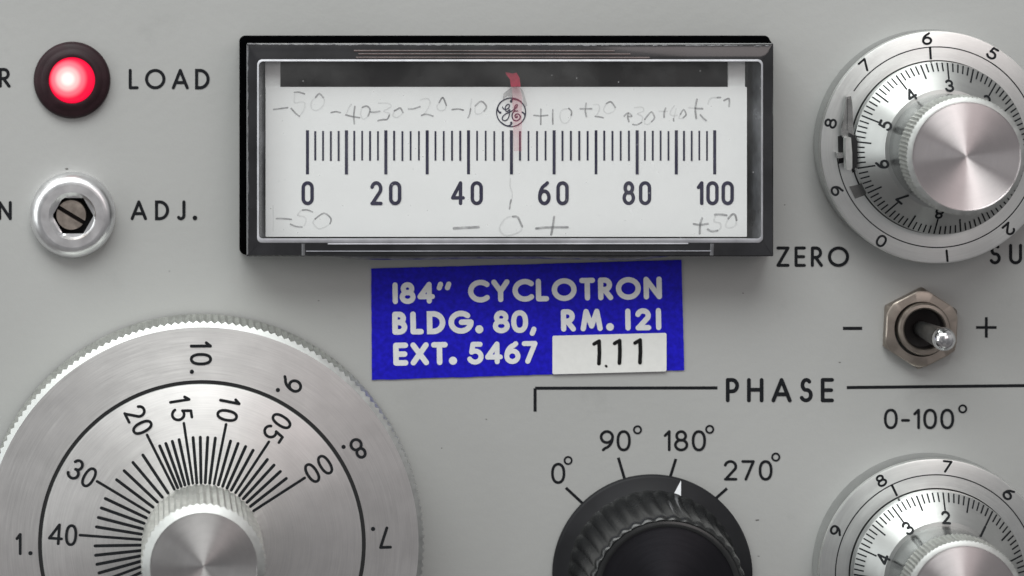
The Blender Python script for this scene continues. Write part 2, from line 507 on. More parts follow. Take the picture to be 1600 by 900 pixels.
G['N'] = (.66, [[(0, 0), (0, 1), (.66, 0), (.66, 1)]])
G['O'] = (1.0, [E(.5, .5, .5, .5, 0, 360, 44)])
G['P'] = (.46, [[(0, 0), (0, 1), (.2, 1)] + E(.2, .72, .26, .28, 90, -90) + [(0, .44)]])
G['R'] = (.50, [[(0, 0), (0, 1), (.2, 1)] + E(.2, .73, .25, .27, 90, -90) + [(0, .46)], [(.18, .46), (.50, 0)]])
G['S'] = (.46, [E(.24, .75, .19, .25, 40, 250) + E(.22, .26, .24, .26, 70, -150)])
G['T'] = (.54, [[(0, 1), (.54, 1)], [(.27, 1), (.27, 0)]])
G['U'] = (.56, [[(0, 1), (0, .28)] + E(.28, .28, .28, .28, 180, 360) + [(.56, 1)]])
G['X'] = (.62, [[(0, 0), (.62, 1)], [(0, 1), (.62, 0)]])
G['Y'] = (.66, [[(0, 1), (.33, .47), (.66, 1)], [(.33, .47), (.33, 0)]])
G['Z'] = (.56, [[(0, 1), (.56, 1), (0, 0), (.56, 0)]])
G['.'] = (.0, [[(0, .02)]])
G[','] = (.08, [[(.08, .06), (0, -.18)]])
G['"'] = (.52, [[(.07, 1.0), (.0, .78)], [(.50, 1.0), (.43, .78)]])
G['-'] = (.32, [[(0, .42), (.32, .42)]])
G['+'] = (.6, [[(0, .5), (.6, .5)], [(.3, .2), (.3, .8)]])
G[' '] = (.30, [])

class Z:
    """height for successive strokes: each lies a hair above the last, so none share a plane"""
    def __init__(s, base, step=0.09):
        s.base, s.k, s.step = base, 0, step
    def next(s):
        s.k += 1
        k = s.k % 7
        b = s.base
        if callable(b): return lambda x, y, b=b, k=k: b(x, y) + 0.3 + k * s.step
        return lambda x, y, b=b, k=k: b + 0.3 + k * s.step

def glyph(mb, ch, x, y, h, wd, zz, xs=1.0, rot=0.0, centre=True, m=0, dotk=1.5):
    """glyph of outer height h; (x, y) its centre (or left end of the baseline)"""
    gw, st = G[ch]
    H = h - wd
    cw = gw * xs * H
    c, s_ = math.cos(rot), math.sin(rot)
    ox, oy = (-cw / 2, -H / 2) if centre else (0, wd / 2)
    for S_ in st:
        if len(S_) == 1: wdd = wd * dotk
        else: wdd = wd
        P = []
        for (u, v) in S_:
            a, b = ox + u * xs * H, oy + v * H
            if len(S_) == 1: b = oy + (wdd - wd) / 2
            P.append((x + a * c - b * s_, y + a * s_ + b * c))
        closed = len(P) > 3 and math.hypot(P[0][0] - P[-1][0], P[0][1] - P[-1][1]) < 1e-6 * max(1, h) + 1e-5
        mb.ribbon(P, wdd, zz.next(), closed=closed, m=m)
    return cw

def text(mb, s, x0, x1, yb, h, wd, zz, xs=1.0, tilt=0.0, m=0):
    """line of lettering from x0 to x1 (outer edges) on baseline yb (all panel frame)"""
    H = h - wd
    ws = [G[c][0] * xs * H + wd for c in s]
    gap = (x1 - x0 - sum(ws)) / max(1, len(s) - 1)
    x = 0.0
    for c, wch in zip(s, ws):
        u, v = x + wd / 2, 0.0
        X = x0 + u * math.cos(tilt); Y = yb + u * math.sin(tilt)
        glyph(mb, c, X, Y, h, wd, zz, xs, tilt, centre=False, m=m)
        x += wch + gap

# ------------------------------------------------------------------ the front panel
panel = MB()
panel.loft([rrect(-1500, -2000, 3100, 1100, 4, -30), rrect(-1500, -2000, 3100, 1100, 4, 0)], cap_end=True, cap_start=True)
P0 = panel.build('panel', M['panel'], smooth=None)
place(P0, 0, 0, 0)
tag(P0, kind='structure')
P0['label'] = 'grey enamelled metal instrument panel with black printed lettering'

def printed(name, fn):
    mb = MB(); zz = Z(0.0); fn(mb, zz)
    return mb.build(name, M['ink'], P0, smooth=None)

printed('printed_word', lambda b, z: text(b, 'R', -2, 20.5, -137, 31, 4.9, z, 1.05))
printed('printed_word', lambda b, z: text(b, 'LOAD', 201, 327.5, -139.5, 32, 4.9, z))
printed('printed_word', lambda b, z: text(b, 'N', -3, 21.5, -344, 30, 4.9, z))
printed('printed_word', lambda b, z: text(b, 'ADJ.', 204, 307, -344, 31, 4.9, z))
printed('printed_word', lambda b, z: text(b, 'ZERO', 1213, 1326.5, -417, 32, 4.9, z, 1.04))
printed('printed_word', lambda b, z: text(b, 'SU', 1546, 1597, -413, 32, 4.9, z, 1.02))
printed('printed_word', lambda b, z: text(b, 'PHASE', 1134, 1303, -628.5, 38, 6.0, z, 1.0))
def deg_text(s, x0, x1, yb, h, dx, dy):
    def fn(b, z):
        text(b, s, x0, x1, yb, h, 4.3, z, 1.12)
        b.ribbon([(p[0], p[1]) for p in E(dx, dy, 5.6, 5.6, 0, 360, 24)], 2.9, z.next(), closed=True)
    return printed('printed_angle', fn)
deg_text('0-100', 1381, 1490.6, -670.5, 32, 1504, -638.7)
deg_text('0', 861, 882.5, -756, 33, 887.6, -719.4)
deg_text('90', 937, 985.5, -705, 33, 996, -671.4)
deg_text('180', 1037, 1103, -705, 33, 1108.8, -670.7)
deg_text('270', 1131, 1207, -750.8, 32, 1212, -714)
printed('printed_sign', lambda b, z: b.ribbon([(1317, -513), (1347, -513)], 5, z.next(), cap=False))
def plus(b, z):
    b.ribbon([(1525, -511.6), (1557, -511.6)], 4.2, z.next(), cap=False)
    b.ribbon([(1541, -495.5), (1541, -527.5)], 4.4, z.next(), cap=False)
printed('printed_sign', plus)
printed('printed_line', lambda b, z: b.ribbon([(1121, -606), (836, -606.5), (836, -643)], 4.8, z.next(), cap=False))
printed('printed_line', lambda b, z: b.ribbon([(1323, -605.5), (1640, -602)], 4.8, z.next(), cap=False))
for a, c in (((884, -762), (912, -788)), ((966, -715), (977, -752)), ((1056, -717), (1045, -752)), ((1136, -763), (1110, -786))):
    printed('printed_tick', lambda b, z: b.ribbon([a, c], 4.4, z.next(), cap=False))

random.seed(11)
for (a_, b_, r_) in ((104, 264, 2.2), (1312, 566, 1.6), (1183, 812.5, 1.9), (1185, 869, 1.3), (760, 655, 1.2), (1226, 320, 1.3), (1161, 458, 1.1), (498, 470, 1.2), (690, 700, 1.0)):
    b = MB()
    q0 = b.add([(a_ + r_ * random.uniform(.7, 1.7) * math.cos(2 * PI * i / 9), -b_ + r_ * random.uniform(.4, .9) * math.sin(2 * PI * i / 9), .3) for i in range(9)])
    b.quad(*range(q0, q0 + 9))
    b.build('paint_chip', M['chip'], P0, None)

# ------------------------------------------------------------------ indicator lamp
x, y = at(112.5, 125.3, 8)
t = thing('indicator_lamp', x, y, 0, 'round red indicator lamp, lit, in a dark maroon ring left of the word LOAD', 'indicator light')
mb = MB()
mb.lathe([(59.5, 0), (60, 4), (58.5, 9), (56, 11.5), (54, 12.2), (50, 14.2), (48.6, 14.4), (47, 15.6), (42, 17.6), (38, 18.6), (36.3, 18), (36, 2)], 96)
mb.build('bezel', M['bezel'], t, 60)
mb = MB()
mb.lathe([(35.8, 6), (35.8, 12), (34.5, 16), (31, 21), (25, 25.5), (17, 28.5), (9, 30), (2, 30.4)], 64, cap_end=True)
mb.build('lens', M['lens'], t, 60)

# ------------------------------------------------------------------ screwdriver adjustment bushing
x, y = at(113.5, 335.5, 6)
t = thing('adjustment_bushing', x, y, 0, 'silver round bushing with a slotted screw in its hexagonal hole, left of ADJ.', 'adjustment screw')
mb = MB()
n = 96
def hexr(a, R, rot=0.0):
    q = ((a - rot) % (PI / 3)) - PI / 6
    return R * math.cos(PI / 6) / math.cos(q)
prof = [(66, 0), (67, 5), (66.5, 13), (64, 20), (60, 25.5), (55, 29), (52, 29.7), (49, 30)]
mb.lathe(prof, n)
mb.build('collar', M['bushing'], t, 40)
mb = MB()
loops = [[(49 * math.cos(2 * PI * i / n), 49 * math.sin(2 * PI * i / n), 30) for i in range(n)],
         [(37 * math.cos(2 * PI * i / n), 37 * math.sin(2 * PI * i / n), 30.2) for i in range(n)],
         [(2 + 32 * math.cos(2 * PI * i / n), -1 + 32 * math.sin(2 * PI * i / n), 25) for i in range(n)],
         [(1 + hexr(2 * PI * i / n, 32) * math.cos(2 * PI * i / n), hexr(2 * PI * i / n, 32) * math.sin(2 * PI * i / n), 24.4) for i in range(n)]]
mb.loft(loops, [0, 1, 1])
mb.build('face', [M['bushing_face'], M['bushing']], t, 25)
mb = MB()
loops = [[(1 + hexr(2 * PI * i / n, 32) * math.cos(2 * PI * i / n), hexr(2 * PI * i / n, 32) * math.sin(2 * PI * i / n), z) for i in range(n)] for z in (24.2, 2)]
mb.loft(loops, cap_end=True)
mb.build('hexagonal_socket', M['dark'], t, 25)
mb = MB()
# screw end with a real slot: two half discs and a lower floor
ang = math.radians(-31)
c_, s_ = math.cos(ang), math.sin(ang)
def rt(u, v): return (-2 + u * c_ - v * s_, 1 + u * s_ + v * c_)
Rr, hs = 23.8, 3.3
for sg in (1, -1):
    P = [(Rr * math.cos(th), sg * Rr * math.sin(th)) for th in [math.asin(hs / Rr) + (PI - 2 * math.asin(hs / Rr)) * k / 28 for k in range(29)]]
    if sg < 0: P.reverse()
    lo = [(*rt(*p), 4) for p in P]; mid = [(*rt(*p), 19.5) for p in P]; hi = [(*rt(p[0] * .96, p[1] * .96 + sg * .1), 21) for p in P]
    mb.loft([lo, mid, hi], cap_end=True)
P = [(22 * math.cos(2 * PI * i / 32), 22 * math.sin(2 * PI * i / 32)) for i in range(32)]
mb.loft([[(*rt(*p), 4) for p in P], [(*rt(*p), 9) for p in P]], [1], cap_end=True)  # slot floor coloured near black to stand in for its shade
mb.build('slotted_screw', [M['brass'], M['socket']], t, 30)

# ------------------------------------------------------------------ panel meter
mx0, my0 = at(796, 233, 0)
t = thing('panel_meter', mx0, my0, 0, 'wide rectangular panel meter with clear cover and white 0 to 100 scale', 'meter')
def L(px, py, z):
    x, y = at(px, py, z); return (x - mx0, y - my0)
def IR(x0, y0, x1, y1, r, z, n=6):
    a = L(x0, y1, z); b = L(x1, y0, z)
    return rrect(a[0], a[1], b[0], b[1], r, z, n)
ZC = 84.0
mb = MB()
mb.loft([IR(374, 55.5, 1203, 397, 9, 0), IR(375, 56.5, 1203, 398, 9, 20), IR(384, 66, 1207, 399.5, 4, 73), IR(400, 90, 1194, 379, 6, 73.5), IR(402, 92, 1192, 377, 6, 24)], [0, 0, 0, 1], cap_end=True, mcap=2)
mb.build('housing', [M['black'], M['wall'], M['cavity']], t, 30)
# cover: rim, beads, pane
cv = MB()
cv.loft([IR(385, 67.5, 1208, 400.5, 2, 74), IR(385.2, 67.5, 1208.2, 400.5, 2, 82.5), IR(387.5, 70, 1206.5, 399, 2, ZC), IR(401.5, 92.5, 1192.5, 379.5, 7, ZC + 0.4), IR(403, 94, 1191, 378, 7, ZC - 4), IR(403.6, 94.6, 1190.4, 377.4, 7, 74.4)], [0] * 5)
cover = cv.build('cover', [M['rim']], t, 30)
mb = MB()
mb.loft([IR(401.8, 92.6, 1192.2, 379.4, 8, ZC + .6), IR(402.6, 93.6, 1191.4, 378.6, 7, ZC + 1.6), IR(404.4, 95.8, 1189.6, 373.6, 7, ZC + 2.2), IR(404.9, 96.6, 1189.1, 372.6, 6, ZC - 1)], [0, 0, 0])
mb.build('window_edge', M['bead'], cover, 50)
mb = MB()
mb.loft([IR(405.1, 96.8, 1188.9, 372.4, 6, ZC - 2.5), IR(405.1, 96.8, 1188.9, 372.4, 6, ZC + 1)], cap_start=True, cap_end=True)
mb.build('window_pane', M['pane'], cover, 30)
def strip(b, x0, y0, x1, y1, hw, z, h):
    """half round raised line from (x0,y0) to (x1,y1) in photograph measure"""
    a = L(x0, y0, z); c = L(x1, y1, z)
    d = Vector((c[0] - a[0], c[1] - a[1])); ln = d.length; d /= ln; nn = Vector((-d.y, d.x))
    K = 14; loops = []
    for k in range(K + 1):
        p = Vector(a) + d * ln * k / K
        loops.append([(p.x + nn.x * hw * math.cos(q), p.y + nn.y * hw * math.cos(q), z + h * math.sin(q)) for q in [PI * j / 6 for j in range(7)]])
    b.loft(loops, closed=False)
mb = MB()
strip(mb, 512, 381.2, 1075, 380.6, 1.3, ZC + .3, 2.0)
mb.build('rib_streak', M['bead'], cover, 60)
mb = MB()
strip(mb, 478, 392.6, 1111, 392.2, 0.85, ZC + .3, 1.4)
mb.build('rib_streak', M['streak_low'], cover, 60)
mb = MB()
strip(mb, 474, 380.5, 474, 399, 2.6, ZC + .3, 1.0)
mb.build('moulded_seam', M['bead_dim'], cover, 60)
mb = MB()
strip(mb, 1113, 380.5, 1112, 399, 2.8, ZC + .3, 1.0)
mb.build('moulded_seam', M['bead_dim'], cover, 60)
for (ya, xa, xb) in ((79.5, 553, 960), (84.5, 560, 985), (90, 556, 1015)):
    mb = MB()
    strip(mb, xa, ya, xb, ya + .3, 1.5, ZC + .2, 1.1)  # warm-coloured bar standing in for a reflected streak in the rim
    mb.build('rib_streak', M['streak_warm'], cover, 60)
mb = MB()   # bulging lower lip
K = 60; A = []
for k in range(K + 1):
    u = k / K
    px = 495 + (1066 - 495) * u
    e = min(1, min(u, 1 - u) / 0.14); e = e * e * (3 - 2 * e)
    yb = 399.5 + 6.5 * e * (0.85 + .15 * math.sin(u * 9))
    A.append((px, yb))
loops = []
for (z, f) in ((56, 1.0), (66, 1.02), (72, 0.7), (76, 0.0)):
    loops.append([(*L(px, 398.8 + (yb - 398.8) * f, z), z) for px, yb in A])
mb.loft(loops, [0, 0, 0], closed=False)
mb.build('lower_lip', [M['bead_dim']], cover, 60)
# chipped outer edge of the clear cover: uneven thin line
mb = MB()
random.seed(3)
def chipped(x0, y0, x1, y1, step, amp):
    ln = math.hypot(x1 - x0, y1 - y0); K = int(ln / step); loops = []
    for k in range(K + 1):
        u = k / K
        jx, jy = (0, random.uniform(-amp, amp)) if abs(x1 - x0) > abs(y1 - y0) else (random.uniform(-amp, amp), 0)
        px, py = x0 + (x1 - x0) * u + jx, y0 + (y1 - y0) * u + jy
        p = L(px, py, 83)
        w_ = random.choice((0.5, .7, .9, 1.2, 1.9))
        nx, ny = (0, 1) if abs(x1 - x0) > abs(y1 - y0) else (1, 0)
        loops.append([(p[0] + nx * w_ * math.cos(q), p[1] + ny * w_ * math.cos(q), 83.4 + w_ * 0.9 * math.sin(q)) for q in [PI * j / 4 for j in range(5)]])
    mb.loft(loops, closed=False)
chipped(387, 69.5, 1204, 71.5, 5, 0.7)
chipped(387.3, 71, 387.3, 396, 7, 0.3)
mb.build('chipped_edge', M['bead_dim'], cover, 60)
# interior: smoky clear side walls slope up to the window edge
for pts in (((404.5, 96.5, 80), (404.5, 371.5, 80), (415.5, 371.5, 46), (415.5, 96.5, 46)), ((1166, 96.5, 30), (1166, 371.5, 30), (1189, 371.5, 80), (1189, 96.5, 80))):
    mb = MB()
    top = [(*L(*p), p[2]) for p in pts]
    lo = [(q[0], q[1], 26) for q in top]
    mb.loft([lo, top], cap_end=True)
    mb.build('side_wall', M['wall'], t, None)
for (x0, x1, y1) in ((414.5, 438, 139), (1138, 1164, 139)):
    mb = MB()
    a = L(x0, y1, 57); b_ = L(x1, 95, 57)
    mb.box(a[0], a[1], 50, b_[0], b_[1], 57)
    mb.build('bracket', M['post'], t, None)
mb = MB()
ZP = 58.0
a = L(415, 370, ZP); b_ = L(1167, 136, ZP)
mb.loft([rrect(a[0], a[1], b_[0], b_[1], 1.2, ZP - 4, 3), rrect(a[0], a[1], b_[0], b_[1], 1.2, ZP, 3)], cap_start=True, cap_end=True)
plate = mb.build('scale_plate', M['paper'], t, None)
zp = Z(ZP)
mb = MB()
MAJ = [480.4, 541.2, 602.8, 667.4, 732.0, 799.0, 865.7, 931.2, 995.4, 1056.6, 1116.6]
for i, mx in enumerate(MAJ):
    mb.ribbon([L(mx, 203.5, ZP), L(mx, 272.3, ZP)], 4.7 if i not in (7,) else 4.2, zp.next(), cap=False)
    if i < 10:
        for k in range(1, 5):
            q = mx + (MAJ[i + 1] - mx) * k / 5
            mb.ribbon([L(q, 204.5 + random.uniform(-.5, .5), ZP), L(q, 251 + random.uniform(-.5, .5), ZP)], 2.9 + random.uniform(-.25, .25), zp.next(), cap=False)
mb.build('graduations', M['ink_blue'], plate, None)
def meter_num(s, x0, x1, y0=283, y1=320.5):
    b = MB()
    A_ = L(x0, y1, ZP); B_ = L(x1, y0, ZP)
    keep = G['0']; G['0'] = (.54, [E(.27, .76, .27, .24, 0, 180, 16) + E(.27, .24, .27, .24, 180, 360, 16) + [(.54, .76)]])
    text(b, s, A_[0], B_[0], A_[1], B_[1] - A_[1], 5.4, zp, 0.80)
    G['0'] = keep
    b.build('numeral', M['ink_blue'], plate, None)
meter_num('0', 471, 489.5); meter_num('20', 578.5, 627); meter_num('40', 704.5, 754.5)
meter_num('60', 840.5, 888.5); meter_num('80', 972.5, 1017.5); meter_num('100', 1088.5, 1146.5)
# maker's monogram
b = MB()
def mono(pts, wd, closed=False, w1=None):
    # traced in a 900 unit frame, 15 to one unit
    Q = [L(770 + p[0] / 15, 145 + p[1] / 15, ZP) for p in smoothp(pts)]
    b.ribbon(Q, wd, zp.next(), closed=closed, w1=w1)
def smoothp(P, k=5):
    if len(P) < 3: return P
    out = []
    n = len(P)
    for i in range(n - 1):
        p0, p1, p2, p3 = P[max(i - 1, 0)], P[i], P[i + 1], P[min(i + 2, n - 1)]
        for j in range(k):
            t_ = j / k
            out.append(tuple(0.5 * ((2 * p1[a]) + (-p0[a] + p2[a]) * t_ + (2 * p0[a] - 5 * p1[a] + 4 * p2[a] - p3[a]) * t_ ** 2 + (-p0[a] + 3 * p1[a] - 3 * p2[a] + p3[a]) * t_ ** 3) for a in (0, 1)))
    out.append(P[-1])
    return out
circ = [(428 + 340 * math.cos(2 * PI * i / 60), 455 + 335 * math.sin(2 * PI * i / 60)) for i in range(60)]
b.ribbon([L(770 + p[0] / 15, 145 + p[1] / 15, ZP) for p in circ], 1.7, zp.next(), closed=True)
mono([(430, 200), (445, 160), (480, 145), (560, 160), (650, 205), (700, 260)], 2.8, w1=1.6)
mono([(170, 465), (130, 430), (112, 360), (150, 260), (200, 200)], 2.8, w1=1.6)
mono([(435, 705), (420, 750), (350, 775), (270, 745), (200, 690)], 2.6, w1=1.6)
mono([(690, 455), (735, 490), (750, 550), (720, 630)], 2.4, w1=1.6)
mono([(435, 712), (432, 700)], 3.6); mono([(430, 205), (427, 196)], 3.6); mono([(168, 466), (176, 462)], 3.2)
mono([(225, 330), (245, 370), (290, 385), (350, 370), (385, 320), (380, 275), (345, 270), (305, 310), (290, 370), (310, 430), (350, 430), (395, 390), (390, 450), (380, 540), (340, 620), (280, 650), (225, 625), (230, 560), (290, 500), (360, 465), (430, 430), (480, 400), (540, 350), (575, 300), (560, 275), (525, 300), (505, 370), (520, 420), (580, 425)], 1.6)
mono([(520, 425), (470, 470), (450, 540), (475, 620), (540, 655), (610, 630), (645, 565), (610, 505), (550, 500), (520, 540), (540, 580), (570, 570), (565, 545)], 2.0)
b.build('monogram', M['ink_blue'], plate, None)

# pencil notes, strokes traced in photograph measure: (frame origin, zoom, [(grade, points), ...])
def note(ox, oy, sc, strokes, wd=2.0):
    b = MB()
    for g, P in strokes:
        Q = [L(ox + p[0] / sc, oy + p[1] / sc, ZP) for p in smoothp(P, 4)]
        b.ribbon(Q, wd * (1.25 if g else 1.1), zp.next(), m=0 if g else 1)
    b.build('pencil_note', [M['pencil'], M['pencil_faint']], plate, None)
A = (400, 130, 8.0); B = (600, 130, 8.0); C = (820, 130, 8.0); Dd = (980, 130, 8.0); Ee = (400, 320, 8.0); F = (680, 320, 6.667); Gg = (1040, 320, 8.0)
note(*A, [(1, [(220, 328), (300, 318), (395, 305)]), (1, [(480, 112), (540, 112), (605, 132)]), (0, [(485, 120), (480, 240), (560, 235), (610, 250), (595, 340), (545, 410)]), (1, [(440, 315), (490, 370), (540, 412)]),
          (1, [(745, 175), (790, 130), (840, 178)]), (0, [(745, 175), (690, 240), (700, 320), (760, 340), (830, 290), (855, 220), (840, 178)])])
note(*A, [(1, [(940, 366), (1000, 356), (1055, 368)]), (0, [(1190, 265), (1150, 330), (1130, 395)]), (1, [(1120, 395), (1200, 415), (1295, 430)]), (1, [(1235, 290), (1222, 400), (1228, 508)]),
          (1, [(1330, 300), (1385, 285), (1425, 330), (1400, 410)]), (0, [(1330, 300), (1305, 380), (1340, 450), (1390, 420)])])
note(*A, [(1, [(1425, 355), (1480, 362), (1545, 350)]), (1, [(1525, 470), (1545, 462), (1590, 455), (1640, 450), (1665, 400)]), (0, [(1530, 250), (1640, 250), (1690, 290), (1600, 350), (1670, 380), (1650, 440)])])
note(*B, [(1, [(130, 345), (170, 322), (205, 310), (235, 365)]), (0, [(130, 345), (110, 400), (150, 430), (210, 400), (235, 365)])])
note(*B, [(1, [(305, 322), (370, 318), (450, 292)]), (0, [(450, 210), (540, 190), (575, 250), (520, 360), (470, 400)]), (1, [(470, 400), (530, 385), (610, 410)]), (1, [(690, 240), (735, 180), (778, 275)]), (0, [(690, 240), (660, 300), (700, 345), (760, 330), (778, 275)])])
note(*B, [(1, [(850, 330), (930, 322), (990, 336)]), (0, [(1095, 200), (1080, 310)]), (1, [(1082, 320), (1068, 390), (1050, 430)]), (1, [(1140, 282), (1215, 225), (1280, 290), (1250, 345)]), (0, [(1140, 282), (1140, 370), (1190, 385), (1250, 345)])])
note(*C, [(1, [(115, 402), (200, 408), (285, 400)]), (1, [(200, 325), (200, 420), (198, 515)]), (1, [(350, 330), (348, 420), (350, 510)]), (1, [(550, 315), (582, 350), (580, 400)]), (0, [(550, 315), (460, 340), (440, 430), (480, 500), (545, 480), (580, 400)])])
note(*C, [(1, [(690, 318), (760, 318), (835, 316)]), (1, [(765, 250), (755, 330), (768, 415)]), (1, [(880, 415), (930, 420), (980, 432)]), (1, [(1020, 255), (1075, 232), (1130, 300)]), (0, [(880, 415), (930, 340), (920, 270), (860, 270)]), (0, [(1020, 255), (985, 330), (1030, 380), (1110, 350), (1130, 300)])])
note(*Dd, [(1, [(-40, 410), (10, 370), (55, 410), (10, 415)]), (1, [(15, 370), (5, 420), (20, 480)]), (0, [(90, 305), (190, 300), (200, 350), (130, 380), (190, 420), (175, 490)]), (1, [(70, 515), (120, 520), (180, 490)]),
            (1, [(220, 450), (300, 360), (340, 430), (305, 480)]), (0, [(220, 450), (215, 500), (260, 515), (305, 480)])])
note(*Dd, [(0, [(400, 350), (470, 352), (500, 350)]), (1, [(480, 310), (462, 360), (460, 425)]), (0, [(590, 280), (540, 350), (545, 400), (620, 400)]), (0, [(610, 320), (590, 400), (578, 440)]), (1, [(578, 445), (580, 470)]),
            (1, [(665, 385), (705, 330), (735, 390), (700, 430)]), (0, [(665, 385), (650, 440), (700, 435)])])
note(*Dd, [(0, [(770, 305), (850, 312)]), (1, [(850, 315), (940, 318)]), (1, [(870, 200), (850, 320), (862, 440)]), (1, [(915, 395), (940, 425), (985, 465)]), (1, [(1130, 180), (1165, 178)]), (1, [(1210, 215), (1272, 195), (1272, 290)]), (0, [(1130, 180), (1040, 190), (1010, 260)])], 2.3)
note(*Ee, [(1, [(255, 172), (340, 172), (440, 180)]), (1, [(580, 65), (640, 62), (705, 88)]), (0, [(560, 75), (520, 130), (600, 150), (625, 200), (600, 260)]), (1, [(430, 240), (500, 268), (575, 275)]), (1, [(740, 175), (850, 105), (935, 170), (925, 235)]), (0, [(740, 175), (712, 225), (780, 298), (870, 275), (925, 235)])])
note(*Ee, [(0, [(212, 10), (215, 170), (213, 330)])], 1.2)
note(*F, [(1, [(195, 245), (310, 238), (450, 232)])], 3.4)
note(*F, [(0, [(800, 118), (730, 145), (670, 240), (710, 310), (800, 315), (890, 270), (905, 220)]), (1, [(810, 122), (855, 125), (885, 180), (905, 225)])], 2.6)
note(*F, [(1, [(1050, 245), (1150, 235), (1240, 232), (1380, 232)]), (1, [(1238, 125), (1225, 220), (1208, 310)])], 2.8)
note(760, 90, 3.6, [(0, [(135, 680), (133, 720), (145, 770), (140, 810)]), (1, [(138, 800), (133, 825), (130, 850)])], 2.0)
note(*Gg, [(1, [(350, 238), (430, 250), (530, 236)]), (1, [(455, 165), (430, 250), (425, 360)]), (1, [(525, 305), (580, 330), (645, 322)]), (1, [(615, 120), (690, 118), (760, 130)]), (0, [(620, 140), (610, 210), (680, 230), (690, 290), (645, 322)]), (1, [(785, 170), (835, 118), (870, 130), (885, 190)]), (0, [(785, 170), (750, 260), (800, 290), (870, 260), (885, 190)])], 2.6)

# red pointer, hanging in front of the plate
mb = MB()
ZQ = 70.0
def blade(pts, m, z, th=2.0):
    P = [L(p[0], p[1], z) for p in pts]
    lo = [(x_, y_, z - th) for x_, y_ in P]; hi = [(x_, y_, z) for x_, y_ in P]
    mb.loft([lo, hi], [m], cap_start=True, cap_end=True)
blade([(812, 136), (816, 150), (815.5, 190), (815, 236), (803, 236), (801.5, 190), (800, 136)][::-1], 0, ZQ)
blade([(790, 112.5), (801, 115), (807, 113.5), (812, 122), (813.5, 135.5), (798.5, 135.5), (797, 124), (791, 116.5)][::-1], 1, ZQ, 3)
blade([(812.5, 136.5), (818, 143), (824, 165), (820, 168), (816.3, 150)][::-1], 2, ZQ - 1)  # grey film painted as the pointer's blurred shadow
blade([(799.5, 136.5), (801, 152), (793, 150), (786, 156), (787, 146)][::-1], 2, ZQ - 1)  # the same painted shade, left of the pointer
mb.build('pointer', [M['red_clear'], M['red'], M['pointer_shade']], t, None)

# ------------------------------------------------------------------ blue label and white patch
cx, cy = 823, -501
lab = MB()
TL, TR, BR, BL = (580, -419.5), (1064.5, -406), (1069, -578), (581, -593.5)
def edge_pts(a, b, k, amp):
    return [(a[0] + (b[0] - a[0]) * i / k - cx + random.uniform(-amp, amp), a[1] + (b[1] - a[1]) * i / k - cy + random.uniform(-amp, amp)) for i in range(k)]
ring = edge_pts(TL, BL, 20, .25) + edge_pts(BL, BR, 50, .45) + edge_pts(BR, TR, 20, .25) + edge_pts(TR, TL, 50, .25)
lab.loft([[(p[0], p[1], 0.1) for p in ring], [(p[0], p[1], 2.0) for p in ring]], cap_end=True)
LB = lab.build('label_sticker', M['label'], None, None)
place(LB, cx, cy, 0)
tag(LB, 'blue cloth label with white lettering 184 CYCLOTRON stuck below the wide meter', 'label')
def lab_text(s, x0, x1, yb, h, wd, xs, tilt):
    b = MB(); zz = Z(2.0)
    text(b, s, x0 - cx, x1 - cx, -yb - cy, h, wd, zz, xs, math.radians(tilt))
    b.build('lettering', M['letter'], LB, None)
lab_text('I84"', 613.5, 706, 475, 34, 8.0, 1.15, 0.9)
lab_text('CYCLOTRON', 731.5, 1034, 472.7, 35.5, 8.2, 1.12, 1.05)
lab_text('BLDG.', 613, 753, 522.8, 36, 8.6, 1.12, 0.9)
lab_text('80,', 770, 838, 520.6, 35.5, 8.0, 1.2, 0.9)
lab_text('RM.', 876.5, 957, 518, 35, 8.2, 1.12, 1.0)
lab_text('I2I', 977, 1033, 516.3, 34.5, 8.2, 1.15, 1.0)
lab_text('EXT.', 614.5, 712, 571.2, 36, 8.6, 1.18, 0.9)
lab_text('5467', 731, 840, 569.5, 35.5, 7.8, 1.12, 0.9)
pt = MB()
ring = rrect(-89, -30, 89, 30, 2.5, 0, 4)
def pj(p): return (p[0], p[1] + p[0] * 0.026 + 0.0, )
pt.loft([[(*pj(p), 0.0) for p in ring], [(*pj(p), 1.4) for p in ring]], cap_end=True)
PT = pt.build('paper_patch', M['patch'], None, None)
place(PT, 951.8, -552, 2.8)
tag(PT, 'small white paper patch handwritten 111 on lower right of the blue label', 'sticker')
b = MB(); zz = Z(1.4)
for (xa, xb) in ((927.5, 935.5), (959.5, 967.5), (991.5, 999.5)):
    u, v = xa - 951.8, xb - 951.8
    k = (xb - 951) * .026
    b.ribbon([(u, 552 - 536.5 + k), (u + 5, 552 - 533.5 + k), (v, 552 - 532.5 + k)], 5.6, zz.next())
    b.ribbon([(v, 552 - 532 + k), (v + .5, 552 - 550 + k), (v - .3, 552 - 567 + k)], 6.0, zz.next())
b.ribbon([(946.0 - 951.8, 552 - 571), (947 - 951.8, 552 - 572)], 3.6, zz.next())
b.build('handwritten_number', M['marker'], PT, None)

